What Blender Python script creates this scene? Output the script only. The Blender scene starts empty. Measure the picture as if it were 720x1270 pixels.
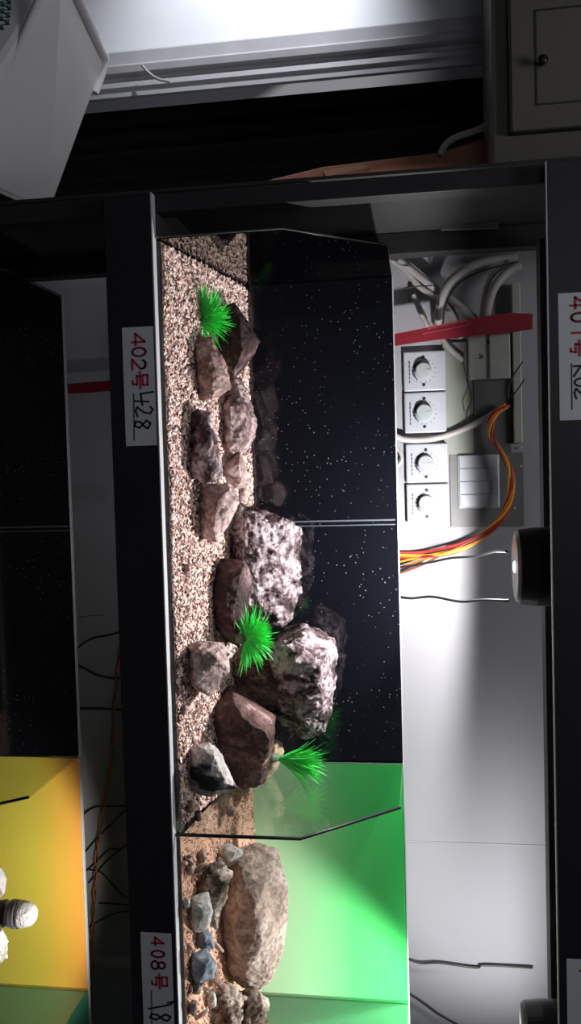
import bpy, bmesh, math, random
from mathutils import Vector, Matrix, noise
from mathutils.geometry import delaunay_2d_cdt
random.seed(7)
SC=bpy.context.scene; C=SC.collection
# ---------------------------------------------------------------- camera
CX,CY,CZ=0.357,-1.2765,0.3817
YAW,PITCH,ROLL,FOC=0.0428,-0.1493,-0.0213,1097.4
HT,HB,PT,DP=0.3336,0.0747,0.6319,0.3596      # tank height, fascia height, tier pitch, tank depth
def basis():
    F=Vector((math.sin(YAW)*math.cos(PITCH),math.cos(YAW)*math.cos(PITCH),math.sin(PITCH)))
    R0=Vector((math.cos(YAW),-math.sin(YAW),0)); U0=R0.cross(F)
    return (R0*math.cos(ROLL)+U0*math.sin(ROLL), U0*math.cos(ROLL)-R0*math.sin(ROLL), F)
RV,UV,FV=basis(); CAM=Vector((CX,CY,CZ))
def at(px,py,Y):
    """point of the world seen at photo pixel (px,py) on the plane y=Y"""
    d=FV+UV*((px-360)/FOC)+RV*((py-635)/FOC)
    return CAM+d*((Y-CY)/d.y)
cam=bpy.data.cameras.new('camera'); co=bpy.data.objects.new('camera',cam); C.objects.link(co)
cam.sensor_fit='VERTICAL'; cam.sensor_height=36; cam.lens=36*FOC/1270; cam.clip_start=.02
m=Matrix((UV,-RV,-FV)).transposed().to_4x4(); m.translation=CAM; co.matrix_world=m
SC.camera=co
# ---------------------------------------------------------------- materials
MC={}
def mat(name,col,rough=.6,metal=0,spec=.5,emis=None,es=1,bump=None,mottle=None):
    if name in MC: return MC[name]
    M=bpy.data.materials.new(name); M.use_nodes=True; N=M.node_tree.nodes; L=M.node_tree.links
    b=N['Principled BSDF']; b.inputs['Base Color'].default_value=(*col,1)
    b.inputs['Roughness'].default_value=rough; b.inputs['Metallic'].default_value=metal
    b.inputs['Specular IOR Level'].default_value=spec
    if emis: b.inputs['Emission Color'].default_value=(*emis,1); b.inputs['Emission Strength'].default_value=es
    tc=N.new('ShaderNodeTexCoord')
    sc,am=mottle or (25,.12)
    n=N.new('ShaderNodeTexNoise'); n.inputs['Scale'].default_value=sc; n.inputs['Detail'].default_value=6
    L.new(tc.outputs['Object'],n.inputs['Vector'])
    mx=N.new('ShaderNodeMix'); mx.data_type='RGBA'
    mx.inputs['A'].default_value=(*[c*(1-am) for c in col],1); mx.inputs['B'].default_value=(*[min(1,c*(1+am)) for c in col],1)
    L.new(n.outputs['Fac'],mx.inputs['Factor']); L.new(mx.outputs['Result'],b.inputs['Base Color'])
    if bump:
        n2=N.new('ShaderNodeTexNoise'); n2.inputs['Scale'].default_value=bump[0]; n2.inputs['Detail'].default_value=8
        L.new(tc.outputs['Object'],n2.inputs['Vector'])
        bp=N.new('ShaderNodeBump'); bp.inputs['Strength'].default_value=bump[1]; bp.inputs['Distance'].default_value=.004
        L.new(n2.outputs['Fac'],bp.inputs['Height']); L.new(bp.outputs['Normal'],b.inputs['Normal'])
    MC[name]=M; return M
def ramp(N,stops):
    r=N.new('ShaderNodeValToRGB'); e=r.color_ramp.elements
    while len(e)<len(stops): e.new(.5)
    for el,(p,c) in zip(e,stops): el.position=p; el.color=(*c,1)
    return r
def rock_mat(name,c0,c1,c2,scale=14,bump=.9,vein=None,lo=.36,hi=.64):
    M=bpy.data.materials.new(name); M.use_nodes=True; N=M.node_tree.nodes; L=M.node_tree.links
    b=N['Principled BSDF']; b.inputs['Roughness'].default_value=.75; b.inputs['Specular IOR Level'].default_value=.3
    tc=N.new('ShaderNodeTexCoord')
    n=N.new('ShaderNodeTexNoise'); n.inputs['Scale'].default_value=scale; n.inputs['Detail'].default_value=9; n.inputs['Roughness'].default_value=.68; n.inputs['Distortion'].default_value=.6
    L.new(tc.outputs['Object'],n.inputs['Vector'])
    r=ramp(N,[(lo,c0),((lo+hi)/2,c1),(hi,c2)]); L.new(n.outputs['Fac'],r.inputs['Fac'])
    out=r.outputs['Color']
    if vein:
        w=N.new('ShaderNodeTexNoise'); w.inputs['Scale'].default_value=vein[1]; w.inputs['Detail'].default_value=5
        mp=N.new('ShaderNodeMapping'); mp.inputs['Scale'].default_value=vein[2]; L.new(tc.outputs['Object'],mp.inputs['Vector'])
        L.new(mp.outputs['Vector'],w.inputs['Vector'])
        r2=ramp(N,[(.5,(0,0,0)),(.56,(1,1,1))]); L.new(w.outputs['Fac'],r2.inputs['Fac'])
        mx=N.new('ShaderNodeMix'); mx.data_type='RGBA'; L.new(r2.outputs['Color'],mx.inputs['Factor'])
        L.new(out,mx.inputs['A']); mx.inputs['B'].default_value=(*vein[0],1); out=mx.outputs['Result']
    sp=N.new('ShaderNodeTexNoise'); sp.inputs['Scale'].default_value=130; sp.inputs['Detail'].default_value=5; L.new(tc.outputs['Object'],sp.inputs['Vector'])
    r3=ramp(N,[(.36,(.45,.42,.42)),(.5,(1,1,1)),(.64,(1.35,1.33,1.32))]); L.new(sp.outputs['Fac'],r3.inputs['Fac'])
    m3=N.new('ShaderNodeMix'); m3.data_type='RGBA'; m3.blend_type='MULTIPLY'; m3.inputs['Factor'].default_value=.3+.6*bump if bump<1 else .9
    L.new(out,m3.inputs['A']); L.new(r3.outputs['Color'],m3.inputs['B']); out=m3.outputs['Result']
    L.new(out,b.inputs['Base Color'])
    n2=N.new('ShaderNodeTexNoise'); n2.inputs['Scale'].default_value=55; n2.inputs['Detail'].default_value=10; n2.inputs['Roughness'].default_value=.7
    mu=N.new('ShaderNodeTexMusgrave') if False else N.new('ShaderNodeTexVoronoi'); mu.inputs['Scale'].default_value=38; mu.feature='F1'
    L.new(tc.outputs['Object'],n2.inputs['Vector'])
    md=N.new('ShaderNodeMath'); md.operation='MULTIPLY_ADD'; L.new(mu.outputs['Distance'],md.inputs[0]); md.inputs[1].default_value=.35
    vm=N.new('ShaderNodeVectorMath'); vm.operation='MULTIPLY_ADD'; L.new(n.outputs['Color'],vm.inputs[0]); vm.inputs[1].default_value=(.06,.06,.06); L.new(tc.outputs['Object'],vm.inputs[2]); L.new(vm.outputs[0],mu.inputs['Vector'])
    L.new(n2.outputs['Fac'],md.inputs[2])
    bp=N.new('ShaderNodeBump'); bp.inputs['Strength'].default_value=bump; bp.inputs['Distance'].default_value=.011
    L.new(md.outputs[0],bp.inputs['Height']); L.new(bp.outputs['Normal'],b.inputs['Normal'])
    return M
def island_mat(name,stops,rough=.7):
    M=bpy.data.materials.new(name); M.use_nodes=True; N=M.node_tree.nodes; L=M.node_tree.links
    b=N['Principled BSDF']; b.inputs['Roughness'].default_value=rough; b.inputs['Specular IOR Level'].default_value=.3
    g=N.new('ShaderNodeNewGeometry'); r=ramp(N,stops); L.new(g.outputs['Random Per Island'],r.inputs['Fac']); L.new(r.outputs['Color'],b.inputs['Base Color'])
    return M
def glass_mat(name,tint=(.95,.97,.96),refl=1.0,ior=1.5):
    M=bpy.data.materials.new(name); M.use_nodes=True; N=M.node_tree.nodes; L=M.node_tree.links
    N.remove(N['Principled BSDF']); o=N['Material Output']
    t=N.new('ShaderNodeBsdfTransparent'); t.inputs['Color'].default_value=(*tint,1)
    g=N.new('ShaderNodeBsdfGlossy'); g.inputs['Roughness'].default_value=.03; g.inputs['Color'].default_value=(refl,refl,refl,1)
    f=N.new('ShaderNodeFresnel'); ge=N.new('ShaderNodeNewGeometry'); ma=N.new('ShaderNodeMath'); ma.operation='MULTIPLY_ADD'   # thin pane: same Fresnel on both sides
    L.new(ge.outputs['Backfacing'],ma.inputs[0]); ma.inputs[1].default_value=1/ior-ior; ma.inputs[2].default_value=ior; L.new(ma.outputs[0],f.inputs['IOR'])
    mx=N.new('ShaderNodeMixShader'); L.new(f.outputs[0],mx.inputs[0]); L.new(t.outputs[0],mx.inputs[1]); L.new(g.outputs[0],mx.inputs[2]); L.new(mx.outputs[0],o.inputs['Surface'])
    return M
def backdrop_mat(name,stops,axis='Z',scale=1,off=0,rough=.35,dust=0,spec=.5):
    """backdrop sheet: colour stops along the sheet's own height (object coordinates)"""
    M=bpy.data.materials.new(name); M.use_nodes=True; N=M.node_tree.nodes; L=M.node_tree.links
    b=N['Principled BSDF']; b.inputs['Roughness'].default_value=rough; b.inputs['Specular IOR Level'].default_value=spec
    tc=N.new('ShaderNodeTexCoord'); s=N.new('ShaderNodeSeparateXYZ'); L.new(tc.outputs['Object'],s.inputs[0])
    md=N.new('ShaderNodeMath'); md.operation='MULTIPLY_ADD'; L.new(s.outputs[axis],md.inputs[0]); md.inputs[1].default_value=scale; md.inputs[2].default_value=off
    r=ramp(N,stops); L.new(md.outputs[0],r.inputs['Fac']); out=r.outputs['Color']
    if dust:
        v=N.new('ShaderNodeTexVoronoi'); v.inputs['Scale'].default_value=110; v.inputs['Randomness'].default_value=1; L.new(tc.outputs['Object'],v.inputs['Vector'])
        n=N.new('ShaderNodeTexNoise'); n.inputs['Scale'].default_value=6; n.inputs['Detail'].default_value=3; L.new(tc.outputs['Object'],n.inputs['Vector'])
        th=N.new('ShaderNodeMath'); th.operation='MULTIPLY_ADD'; L.new(n.outputs['Fac'],th.inputs[0]); th.inputs[1].default_value=.35; th.inputs[2].default_value=-.06
        lt=N.new('ShaderNodeMath'); lt.operation='LESS_THAN'; L.new(v.outputs['Distance'],lt.inputs[0]); L.new(th.outputs[0],lt.inputs[1])
        mx=N.new('ShaderNodeMix'); mx.data_type='RGBA'; L.new(lt.outputs[0],mx.inputs['Factor']); L.new(out,mx.inputs['A']); mx.inputs['B'].default_value=(dust,dust,dust*1.1,1); out=mx.outputs['Result']
    L.new(out,b.inputs['Base Color']); return M
# ---------------------------------------------------------------- mesh helpers
def obj(name,bm,mats,parent=None,smooth=False,bevel=0):
    if not isinstance(mats,(list,tuple)): mats=[mats]
    me=bpy.data.meshes.new(name)
    bmesh.ops.recalc_face_normals(bm,faces=bm.faces)
    bm.to_mesh(me); bm.free()
    for x in mats: me.materials.append(x)
    if smooth:
        for p in me.polygons: p.use_smooth=True
    o=bpy.data.objects.new(name,me); C.objects.link(o)
    vs=me.vertices
    if len(vs):
        xs=[v.co.x for v in vs]; ys=[v.co.y for v in vs]; zs=[v.co.z for v in vs]
        c=Vector(((min(xs)+max(xs))/2,(min(ys)+max(ys))/2,min(zs)))
        me.transform(Matrix.Translation(-c)); o.location=c
    if parent:
        o.parent=parent; w=Vector((0,0,0)); q=parent
        while q: w+=q.location; q=q.parent
        o.location=o.location-w
    if bevel:
        md=o.modifiers.new('bevel','BEVEL'); md.width=bevel; md.segments=2; md.limit_method='ANGLE'
    return o
def tag(o,label=None,cat=None,group=None,kind=None):
    if label: o['label']=label
    if cat: o['category']=cat
    if group: o['group']=group
    if kind: o['kind']=kind
    return o
def thing(name,label,cat,loc,group=None,kind=None):
    o=bpy.data.objects.new(name,None); C.objects.link(o); o.location=loc; o.empty_display_size=.02
    return tag(o,label,cat,group,kind)
def box(bm,x0,x1,y0,y1,z0,z1,mi=0):
    vs=[bm.verts.new(p) for p in ((x0,y0,z0),(x1,y0,z0),(x1,y1,z0),(x0,y1,z0),(x0,y0,z1),(x1,y0,z1),(x1,y1,z1),(x0,y1,z1))]
    for f in ((0,3,2,1),(4,5,6,7),(0,1,5,4),(1,2,6,5),(2,3,7,6),(3,0,4,7)):
        bm.faces.new([vs[i] for i in f]).material_index=mi
def hexa(bm,p,mi=0):
    vs=[bm.verts.new(q) for q in p]
    for f in ((0,3,2,1),(4,5,6,7),(0,1,5,4),(1,2,6,5),(2,3,7,6),(3,0,4,7)):
        bm.faces.new([vs[i] for i in f]).material_index=mi
def prism(bm,poly,vec,mi=0):
    a=[bm.verts.new(p) for p in poly]; b=[bm.verts.new(Vector(p)+Vector(vec)) for p in poly]; n=len(a)
    bm.faces.new(a).material_index=mi; bm.faces.new(b[::-1]).material_index=mi
    for i in range(n): bm.faces.new((a[i],a[(i+1)%n],b[(i+1)%n],b[i])).material_index=mi
def spline(pts,n=8):
    P=[Vector(p) for p in pts]; out=[]
    if len(P)<3:
        return [P[0].lerp(P[-1],i/n) for i in range(n+1)]
    for i in range(len(P)-1):
        p0=P[max(i-1,0)];p1=P[i];p2=P[i+1];p3=P[min(i+2,len(P)-1)]
        for k in range(n):
            t=k/n; out.append(.5*((2*p1)+(p2-p0)*t+(2*p0-5*p1+4*p2-p3)*t*t+(3*p1-p0-3*p2+p3)*t**3))
    out.append(P[-1]); return out
def tube(bm,pts,r,seg=8,mi=0,sm=True,flat=1.0):
    P=spline(pts) if sm else [Vector(p) for p in pts]
    rings=[]; up=Vector((0,1,0))
    for i,p in enumerate(P):
        t=(P[min(i+1,len(P)-1)]-P[max(i-1,0)]).normalized()
        a=t.cross(up); a=a.normalized() if a.length>1e-4 else t.cross(Vector((0,0,1))).normalized(); b=t.cross(a).normalized()
        rr=r(i/(len(P)-1)) if callable(r) else r
        rings.append([bm.verts.new(p+a*math.cos(2*math.pi*k/seg)*rr+b*math.sin(2*math.pi*k/seg)*rr*flat) for k in range(seg)])
    for i in range(len(rings)-1):
        for k in range(seg):
            f=bm.faces.new((rings[i][k],rings[i][(k+1)%seg],rings[i+1][(k+1)%seg],rings[i+1][k])); f.material_index=mi; f.smooth=True
    bm.faces.new(rings[0][::-1]).material_index=mi; bm.faces.new(rings[-1]).material_index=mi
def lathe(bm,prof,c,axis='Z',seg=32,mi=0):
    """prof: (radius, height) pairs along the axis from point c"""
    rings=[]
    for r,h in prof:
        ring=[]
        for k in range(seg):
            a=2*math.pi*k/seg; x,y=r*math.cos(a),r*math.sin(a)
            ring.append(bm.verts.new(Vector(c)+(Vector((x,y,h)) if axis=='Z' else Vector((x,-h,y)))))
        rings.append(ring)
    for i in range(len(rings)-1):
        for k in range(seg):
            bm.faces.new((rings[i][k],rings[i][(k+1)%seg],rings[i+1][(k+1)%seg],rings[i+1][k])).material_index=mi
    bm.faces.new(rings[0][::-1]).material_index=mi; bm.faces.new(rings[-1]).material_index=mi
def ribbon(bm,pts,w,Y,t=.0005,mi=0):
    """flat stroke on the plane y=Y; pts are (x,z)"""
    for (ax,az),(bx,bz) in zip(pts,pts[1:]):
        d=Vector((bx-ax,0,bz-az))
        if d.length<1e-6: continue
        d.normalize(); n=Vector((-d.z,0,d.x))*w/2; e=d*w*.3
        A=Vector((ax,Y,az))-e; B=Vector((bx,Y,bz))+e
        hexa(bm,[A-n,B-n,B+n,A+n,*[q+Vector((0,-t,0)) for q in (A-n,B-n,B+n,A+n)]],mi)
def arc(cx,cz,rx,rz,a0,a1,n=14):
    return [(cx+rx*math.cos(math.radians(a0+(a1-a0)*i/n)),cz+rz*math.sin(math.radians(a0+(a1-a0)*i/n))) for i in range(n+1)]
GL={'4':[[(.72,0),(.72,1),(.0,.3),(1,.3)]],
 '0':[arc(.5,.5,.45,.5,0,360)],
 '1':[[(.25,.8),(.55,1),(.55,0)]],
 '2':[arc(.5,.7,.42,.3,170,-20)+[(.0,0),(1,0)]],
 '3':[arc(.45,.75,.4,.25,160,-80)+arc(.45,.27,.45,.27,80,-160)],
 '7':[[(0,1),(1,1),(.4,0)]],
 '8':[arc(.5,.75,.36,.25,0,360),arc(.5,.25,.46,.25,0,360)],
 'K':[[(.15,0),(.15,1)],[(.9,1),(.15,.45),(1,0)]],
 'hao':[[(.22,.98),(.78,.98),(.78,.66),(.22,.66),(.22,.98)],[(0,.5),(1,.5)],[(.3,.5),(.24,.3),(.76,.3),(.7,.02),(.5,.02)]],
 'h4':[[(.0,1.0),(.1,.35),(.95,.42)],[(.7,.75),(.62,0)]],
 'h2':[[(.0,.85),(.3,1),(.7,.85),(.6,.5),(0,.1),(.4,.0),(1,.12)]],
 'h8':[[(.85,.85),(.4,1),(.15,.75),(.8,.3),(.6,0),(.2,.08),(.25,.35),(.8,.7),(.85,.85)]],
 'h7':[[(.2,.75),(.0,1),(.4,.85),(1,0)]],
 'h0':[arc(.5,.5,.4,.5,0,360)]}
def glyph(bm,ch,x0,x1,z0,z1,w,Y,mi):
    for pl in GL[ch]: ribbon(bm,[(x0+(x1-x0)*a,z0+(z1-z0)*b) for a,b in pl],w,Y,mi=mi)
# ---------------------------------------------------------------- palette
M_black=mat('black_lacquer',(.012,.012,.015),.45,mottle=(8,.3))
M_post=mat('black_powder_coat',(.016,.016,.018),.6)
M_grey=mat('dark_grey_board',(.028,.028,.027),.6)
M_litedge=mat('lit_edge_colour',(.50,.49,.50),.35,spec=.6)  # pale colour stands in for light caught along the fascia edges
M_wall=mat('white_painted_wall',(.34,.34,.36),.75,bump=(60,.08),mottle=(3,.04))
M_wall2=mat('white_gloss_panel',(.72,.73,.76),.5,mottle=(3,.05))
M_mould=mat('grey_white_moulding',(.45,.45,.47),.5)
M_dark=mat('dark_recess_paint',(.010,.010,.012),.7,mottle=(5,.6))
M_floor=mat('dark_floor_tile',(.08,.075,.07),.5)
M_stk=mat('sticker_paper',(.55,.57,.60),.4)
M_red=mat('red_print',(.42,.02,.05),.5)
M_ink=mat('black_marker_ink',(.01,.01,.012),.5)
M_plastic=mat('white_switch_plastic',(.41,.43,.47),.35,mottle=(10,.02))
M_ivory=mat('ivory_plastic',(.38,.38,.33),.4)
M_knob=mat('white_knob_plastic',(.36,.39,.39),.3)
M_screw=mat('black_screw_hole',(.01,.01,.012),.4)
M_wcable=mat('white_cable_sheath',(.40,.38,.36),.45)
M_rcable=mat('red_wire_sheath',(.45,.02,.02),.4)
M_ocable=mat('orange_wire_sheath',(.62,.17,.02),.4)
M_ycable=mat('yellow_wire_sheath',(.75,.42,.03),.4)
M_bcable=mat('black_wire_sheath',(.012,.012,.012),.4)
M_strap=mat('red_strap_fabric',(.22,.006,.018),.6,bump=(200,.2))
M_strapt=mat('strap_print',(.55,.12,.14),.6)
M_lamp=mat('black_lamp_plastic',(.014,.013,.015),.35)
M_led=mat('lamp_lens',(1,1,1),.4,emis=(1,1,1),es=4)
M_cab=mat('cream_cabinet_paint',(.13,.12,.095),.5,mottle=(4,.08))
M_cabd=mat('cabinet_groove_shadow_gap',(.03,.03,.022),.7)
M_brass=mat('dark_bronze',(.03,.027,.02),.4,metal=.6)
M_wood=mat('reddish_board_wood',(.34,.14,.08),.65,bump=(40,.3),mottle=(14,.5))
M_foam=mat('white_foam_plastic',(.80,.77,.78),.55,bump=(90,.1),mottle=(6,.06))
M_foamg=mat('foam_lid_gap',(.05,.05,.05),.7)
M_green=mat('green_print',(.03,.16,.11),.5)
M_glass=glass_mat('aquarium_glass',(.93,.95,.94)); M_smoke=glass_mat('smoked_end_glass',(.16,.155,.14),ior=2.1)
M_seal=mat('black_silicone',(.006,.008,.007),.5)
M_rim=mat('polished_glass_edge',(.55,.58,.60),.25,spec=.8)
M_bdk=backdrop_mat('black_acrylic_backdrop',[(0,(.0045,.005,.0075)),(1,(.003,.0035,.006))],rough=.08,dust=.12,spec=.75)
M_bdg=backdrop_mat('green_baked_light_backdrop',[(0,(.50,.72,.48)),(.38,(.36,.70,.38)),(.70,(.09,.62,.16)),(1,(.03,.50,.09))],scale=1/HT,rough=.5)  # light put into the colour: pale where lamp light pools near the sand
M_bdy=backdrop_mat('yellow_baked_light_backdrop',[(0,(.60,.60,.10)),(.68,(.66,.58,.07)),(.86,(.78,.48,.06)),(1,(.78,.34,.06))],scale=1/HT,rough=.5)  # lamp fall-off towards the top is painted in as orange
M_bdt=backdrop_mat('teal_gradient_backdrop',[(0,(.10,.40,.22)),(1,(.05,.28,.16))],scale=1/HT,rough=.5)
M_bdf=backdrop_mat('dark_green_backdrop',[(0,(.16,.42,.22)),(1,(.05,.26,.10))],scale=1/HT,rough=.5)
# ---------------------------------------------------------------- setting
YW=.55
def struct(name,bm,m,**k): return tag(obj(name,bm,m,**k),kind='structure')
XD1=at(400,236,YW).x                      # right jamb of the dark opening
XD0=at(400,100,YW).x                      # left jamb (moulding edge)
bm=bmesh.new(); box(bm,XD1,3.2,YW,YW+.1,-1.25,1.5); struct('wall_back',bm,M_wall)
bm=bmesh.new(); box(bm,-2.2,XD0-.02,YW,YW+.1,-1.25,1.5); struct('wall_left',bm,M_wall2)
bm=bmesh.new(); box(bm,XD0-.3,XD1+.3,YW+.55,YW+.6,-1.25,1.5); box(bm,XD0-.35,XD0-.3,YW+.1,YW+.6,-1.25,1.5); box(bm,XD1+.3,XD1+.35,YW+.1,YW+.6,-1.25,1.5); box(bm,XD0-.35,XD1+.35,YW+.1,YW+.6,1.45,1.5)
struct('wall_recess',bm,M_dark)
bm=bmesh.new(); box(bm,-2.2,3.2,-2.6,YW+.6,-1.3,-1.25); struct('floor',bm,M_floor)
# moulding beside the dark opening: stepped profile
bm=bmesh.new(); X=XD0
pr=[(X+.0,0),(X+.0,-.012),(X-.012,-.014),(X-.016,-.020),(X-.026,-.020),(X-.030,-.016),(X-.036,-.018),(X-.040,-.032),(X-.052,-.036),(X-.056,-.030),(X-.060,-.026),(X-.082,-.030),(X-.088,-.022),(X-.092,0)]
prism(bm,[(x,YW+y,-1.25) for x,y in pr],(0,0,2.7)); struct('trim_1',bm,M_mould)
# thin horizontal wall joint to the right (vertical seam in the wall)
a=at(505,1043,YW); b=at(655,1050,YW)
bm=bmesh.new(); box(bm,a.x-.0008,a.x+.0008,YW-.0012,YW+.001,-.6,1.2); struct('trim_2',bm,mat('wall_joint_putty',(.42,.42,.45),.8))
# ---------------------------------------------------------------- rack
XL=-.060; XR=2.2
rack=thing('display_rack','tall black display rack holding the numbered aquariums in tiers','rack',(XL,0,-1.25))
for y0,y1 in ((.012,.045),(.362,.40)):
    bm=bmesh.new(); box(bm,XL-.004 if y0<.1 else XL-.017,XL+.023,y0,y1,-1.25,1.3); obj('post',bm,M_post,rack,bevel=.002)
    bm=bmesh.new(); box(bm,XR-.04,XR,y0,y1,-1.25,1.3); obj('post',bm,M_post,rack,bevel=.002)
bm=bmesh.new(); box(bm,XL-.022,XL-.017,.045,.40,-1.2,1.28); obj('side_panel',bm,M_grey,rack)
def sticker(parent,c0,c1,glyphs,Y=-.0105,label=None,line=None):
    """c0/c1: lower-left and upper-right photo pixels of the sticker"""
    bm=bmesh.new(); A=at(*c0,Y); B=at(*c1,Y)
    box(bm,A.x,B.x,Y,Y+.001,A.z,B.z,0)
    for ch,pl,ph,q0,q1,w,mi in glyphs:
        p=at(pl,q0,Y); q=at(ph,q1,Y); glyph(bm,ch,p.x,q.x,p.z,p.z+(q.z-p.z),w,Y,mi)
    if line:
        p=at(line[0],line[1],Y); q=at(line[0]+.5,line[2],Y); ribbon(bm,[(p.x,p.z),(q.x,q.z)],.0012,Y,mi=2)
    o=obj('number_sticker',bm,[M_stk,M_red,M_ink],parent)
    if label: o['label']=label
fas={}
for k,zt in ((0,0),(1,PT),(-1,-PT)):
    bm=bmesh.new(); box(bm,XL,XR,-.010,.006,zt-HB,zt-.003)
    f=obj('fascia_board',bm,M_black,rack,bevel=.001); fas[k]=f
    bm=bmesh.new(); box(bm,XL,XR,-.0105,.006,zt-.003,zt-.0012); obj('lit_edge_strip',bm,M_litedge,f)  # added strip, its paleness is the lit fascia edge
    if k==1:
        bm=bmesh.new(); box(bm,XL,XR,-.0112,-.004,zt-HB-.0015,zt-HB); obj('lit_edge_strip',bm,M_litedge,f)
    bm=bmesh.new(); box(bm,XL,XR,.006,.30,zt-.022,zt-.0012); obj('shelf_board',bm,M_grey,rack)
    bm=bmesh.new(); box(bm,XL+.024,XR,.31,.358,zt-.044,zt-.0012); obj('rear_rail',bm,M_grey,rack)
# right-hand rack: number stickers
sticker(fas[0],(151,406.5),(194.5,552),[
 ('4',163,180,414,428,.0030,1),('0',164,181,431,442,.0030,1),('2',164,181,446,458,.0030,1),('hao',164,184,461,482,.0028,1),
 ('h4',166,191,487,503,.0026,2),('h2',168,190,505,516,.0024,2),('h8',167,187,520,533,.0026,2)],label='white sticker reading 402 in red with handwritten 428',line=(166,488,546))
sticker(fas[0],(174,1156),(217,1302),[
 ('4',188,203,1162,1173,.0030,1),('0',188,204,1178,1188,.0030,1),('8',188,205,1191,1203,.0030,1),('hao',188,208,1207,1227,.0028,1),
 ('h7',184,216,1240,1253,.0026,2),('h8',186,212,1255,1268,.0026,2)],label='white sticker reading 408 in red with handwriting below the tank of brown stone',line=(188,1228,1290))
sticker(fas[1],(691.5,364),(738,520),[
 ('4',707,727,369,382,.0032,1),('0',708,727,388,399,.0032,1),('1',709,727,406,418,.0032,1),('hao',707,729,422,441,.0028,1),
 ('K',711,731,452,466,.0026,2),('h0',712,732,468,480,.0024,2),('h2',712,732,482,494,.0024,2)],label='white sticker reading 401 in red, cut by the picture edge',line=(708.5,451,508))
sticker(fas[1],(702,1189),(748,1345),[('4',719,738,1195,1208,.0032,1)],label='white sticker at the lower right corner, mostly out of view')
bm=bmesh.new(); hexa(bm,[at(*q) for q in ((546,262,.34),(618,258,.34),(618,284,.34),(546,286,.34),(546,262,.355),(618,258,.355),(618,284,.355),(546,286,.355))]); 
o=obj('bracket_plate',bm,mat('grey_bracket',(.13,.13,.14),.4),rack,bevel=.002)
# ---------------------------------------------------------------- aquariums
ND=.45
def end_glass(x,zb,parent,name='end_glass',m=None):
    bm=bmesh.new(); poly=[(x,.002,zb),(x,.002,zb+.19),(x,.135,zb+HT),(x,DP,zb+HT),(x,DP,zb)]
    prism(bm,poly,(.005,0,0)); return obj(name,bm,m or M_glass,parent)
def seal(x,zb,parent,r,m,full=True):
    bm=bmesh.new(); tube(bm,[(x,.001,zb),(x,.001,zb+.19),(x,.135,zb+HT)]+([(x,DP,zb+HT)] if full else []),r,6,sm=False); return obj('glass_edge',bm,m,parent)
def aquarium(x0,x1,zb,panels,label,group=None,left=True,right=True,edge=None):
    t=thing('aquarium',label,'aquarium',(x0,0,zb),group)
    bm=bmesh.new(); box(bm,x0,x1,.007,DP,zb-.001,zb+.004); obj('base_glass',bm,M_glass,t)
    if left: end_glass(x0,zb,t,m=M_smoke); seal(x0+.0025,zb,t,.0012,mat('dull_glass_edge',(.10,.10,.09),.3))
    if right: end_glass(x1-.005,zb,t); seal(x1-.0025,zb,t,edge or .0028,M_seal,False)
    for (a,b,m,lb) in panels:
        bm=bmesh.new(); box(bm,a,b,DP,DP+.006,zb,zb+HT); o=obj('backdrop_panel',bm,m,t)
        if lb: o['label']=lb
        bm=bmesh.new(); box(bm,a,b,DP-.001,DP+.0075,zb+HT,zb+HT+.0022); obj('top_rim',bm,M_rim,o)
    for (a,b,m,lb),nx in zip(panels,panels[1:]):
        if m is nx[2]:
            bm=bmesh.new(); box(bm,b-.006,b-.003,DP-.0015,DP-.0002,zb+.01,zb+HT-.004); box(bm,b+.003,b+.005,DP-.0015,DP-.0002,zb+.01,zb+HT-.004); obj('silicone_seam',bm,mat('milky_silicone',(.09,.10,.12),.3),t)
    return t
x2=at(400,1238,DP).x
aquarium(0,.9,0,[(0,ND,M_bdk,None),(ND,.9,M_bdk,None)],'wide open-front aquarium with black backdrop above the 402 sticker')
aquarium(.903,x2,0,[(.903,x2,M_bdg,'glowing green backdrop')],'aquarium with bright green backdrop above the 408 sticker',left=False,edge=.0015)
aquarium(x2+.003,x2+.45,0,[(x2+.003,x2+.45,M_bdf,'dark green backdrop')],'aquarium with dull green backdrop at the edge of the photo beyond the brown stone',left=False,right=False)
xy2=at(60,1226,DP).x
aquarium(0,.9,-PT,[(0,ND,M_bdk,None),(ND,.9,M_bdk,None)],'dark aquarium with black backdrop on the tier below sticker 402')
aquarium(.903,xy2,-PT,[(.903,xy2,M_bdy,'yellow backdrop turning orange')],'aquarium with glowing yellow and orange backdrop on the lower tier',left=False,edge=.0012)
aquarium(xy2+.003,xy2+.45,-PT,[(xy2+.003,xy2+.45,M_bdt,'teal green backdrop')],'aquarium with teal green backdrop past the yellow one on the lower tier',left=False,right=False)
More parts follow.
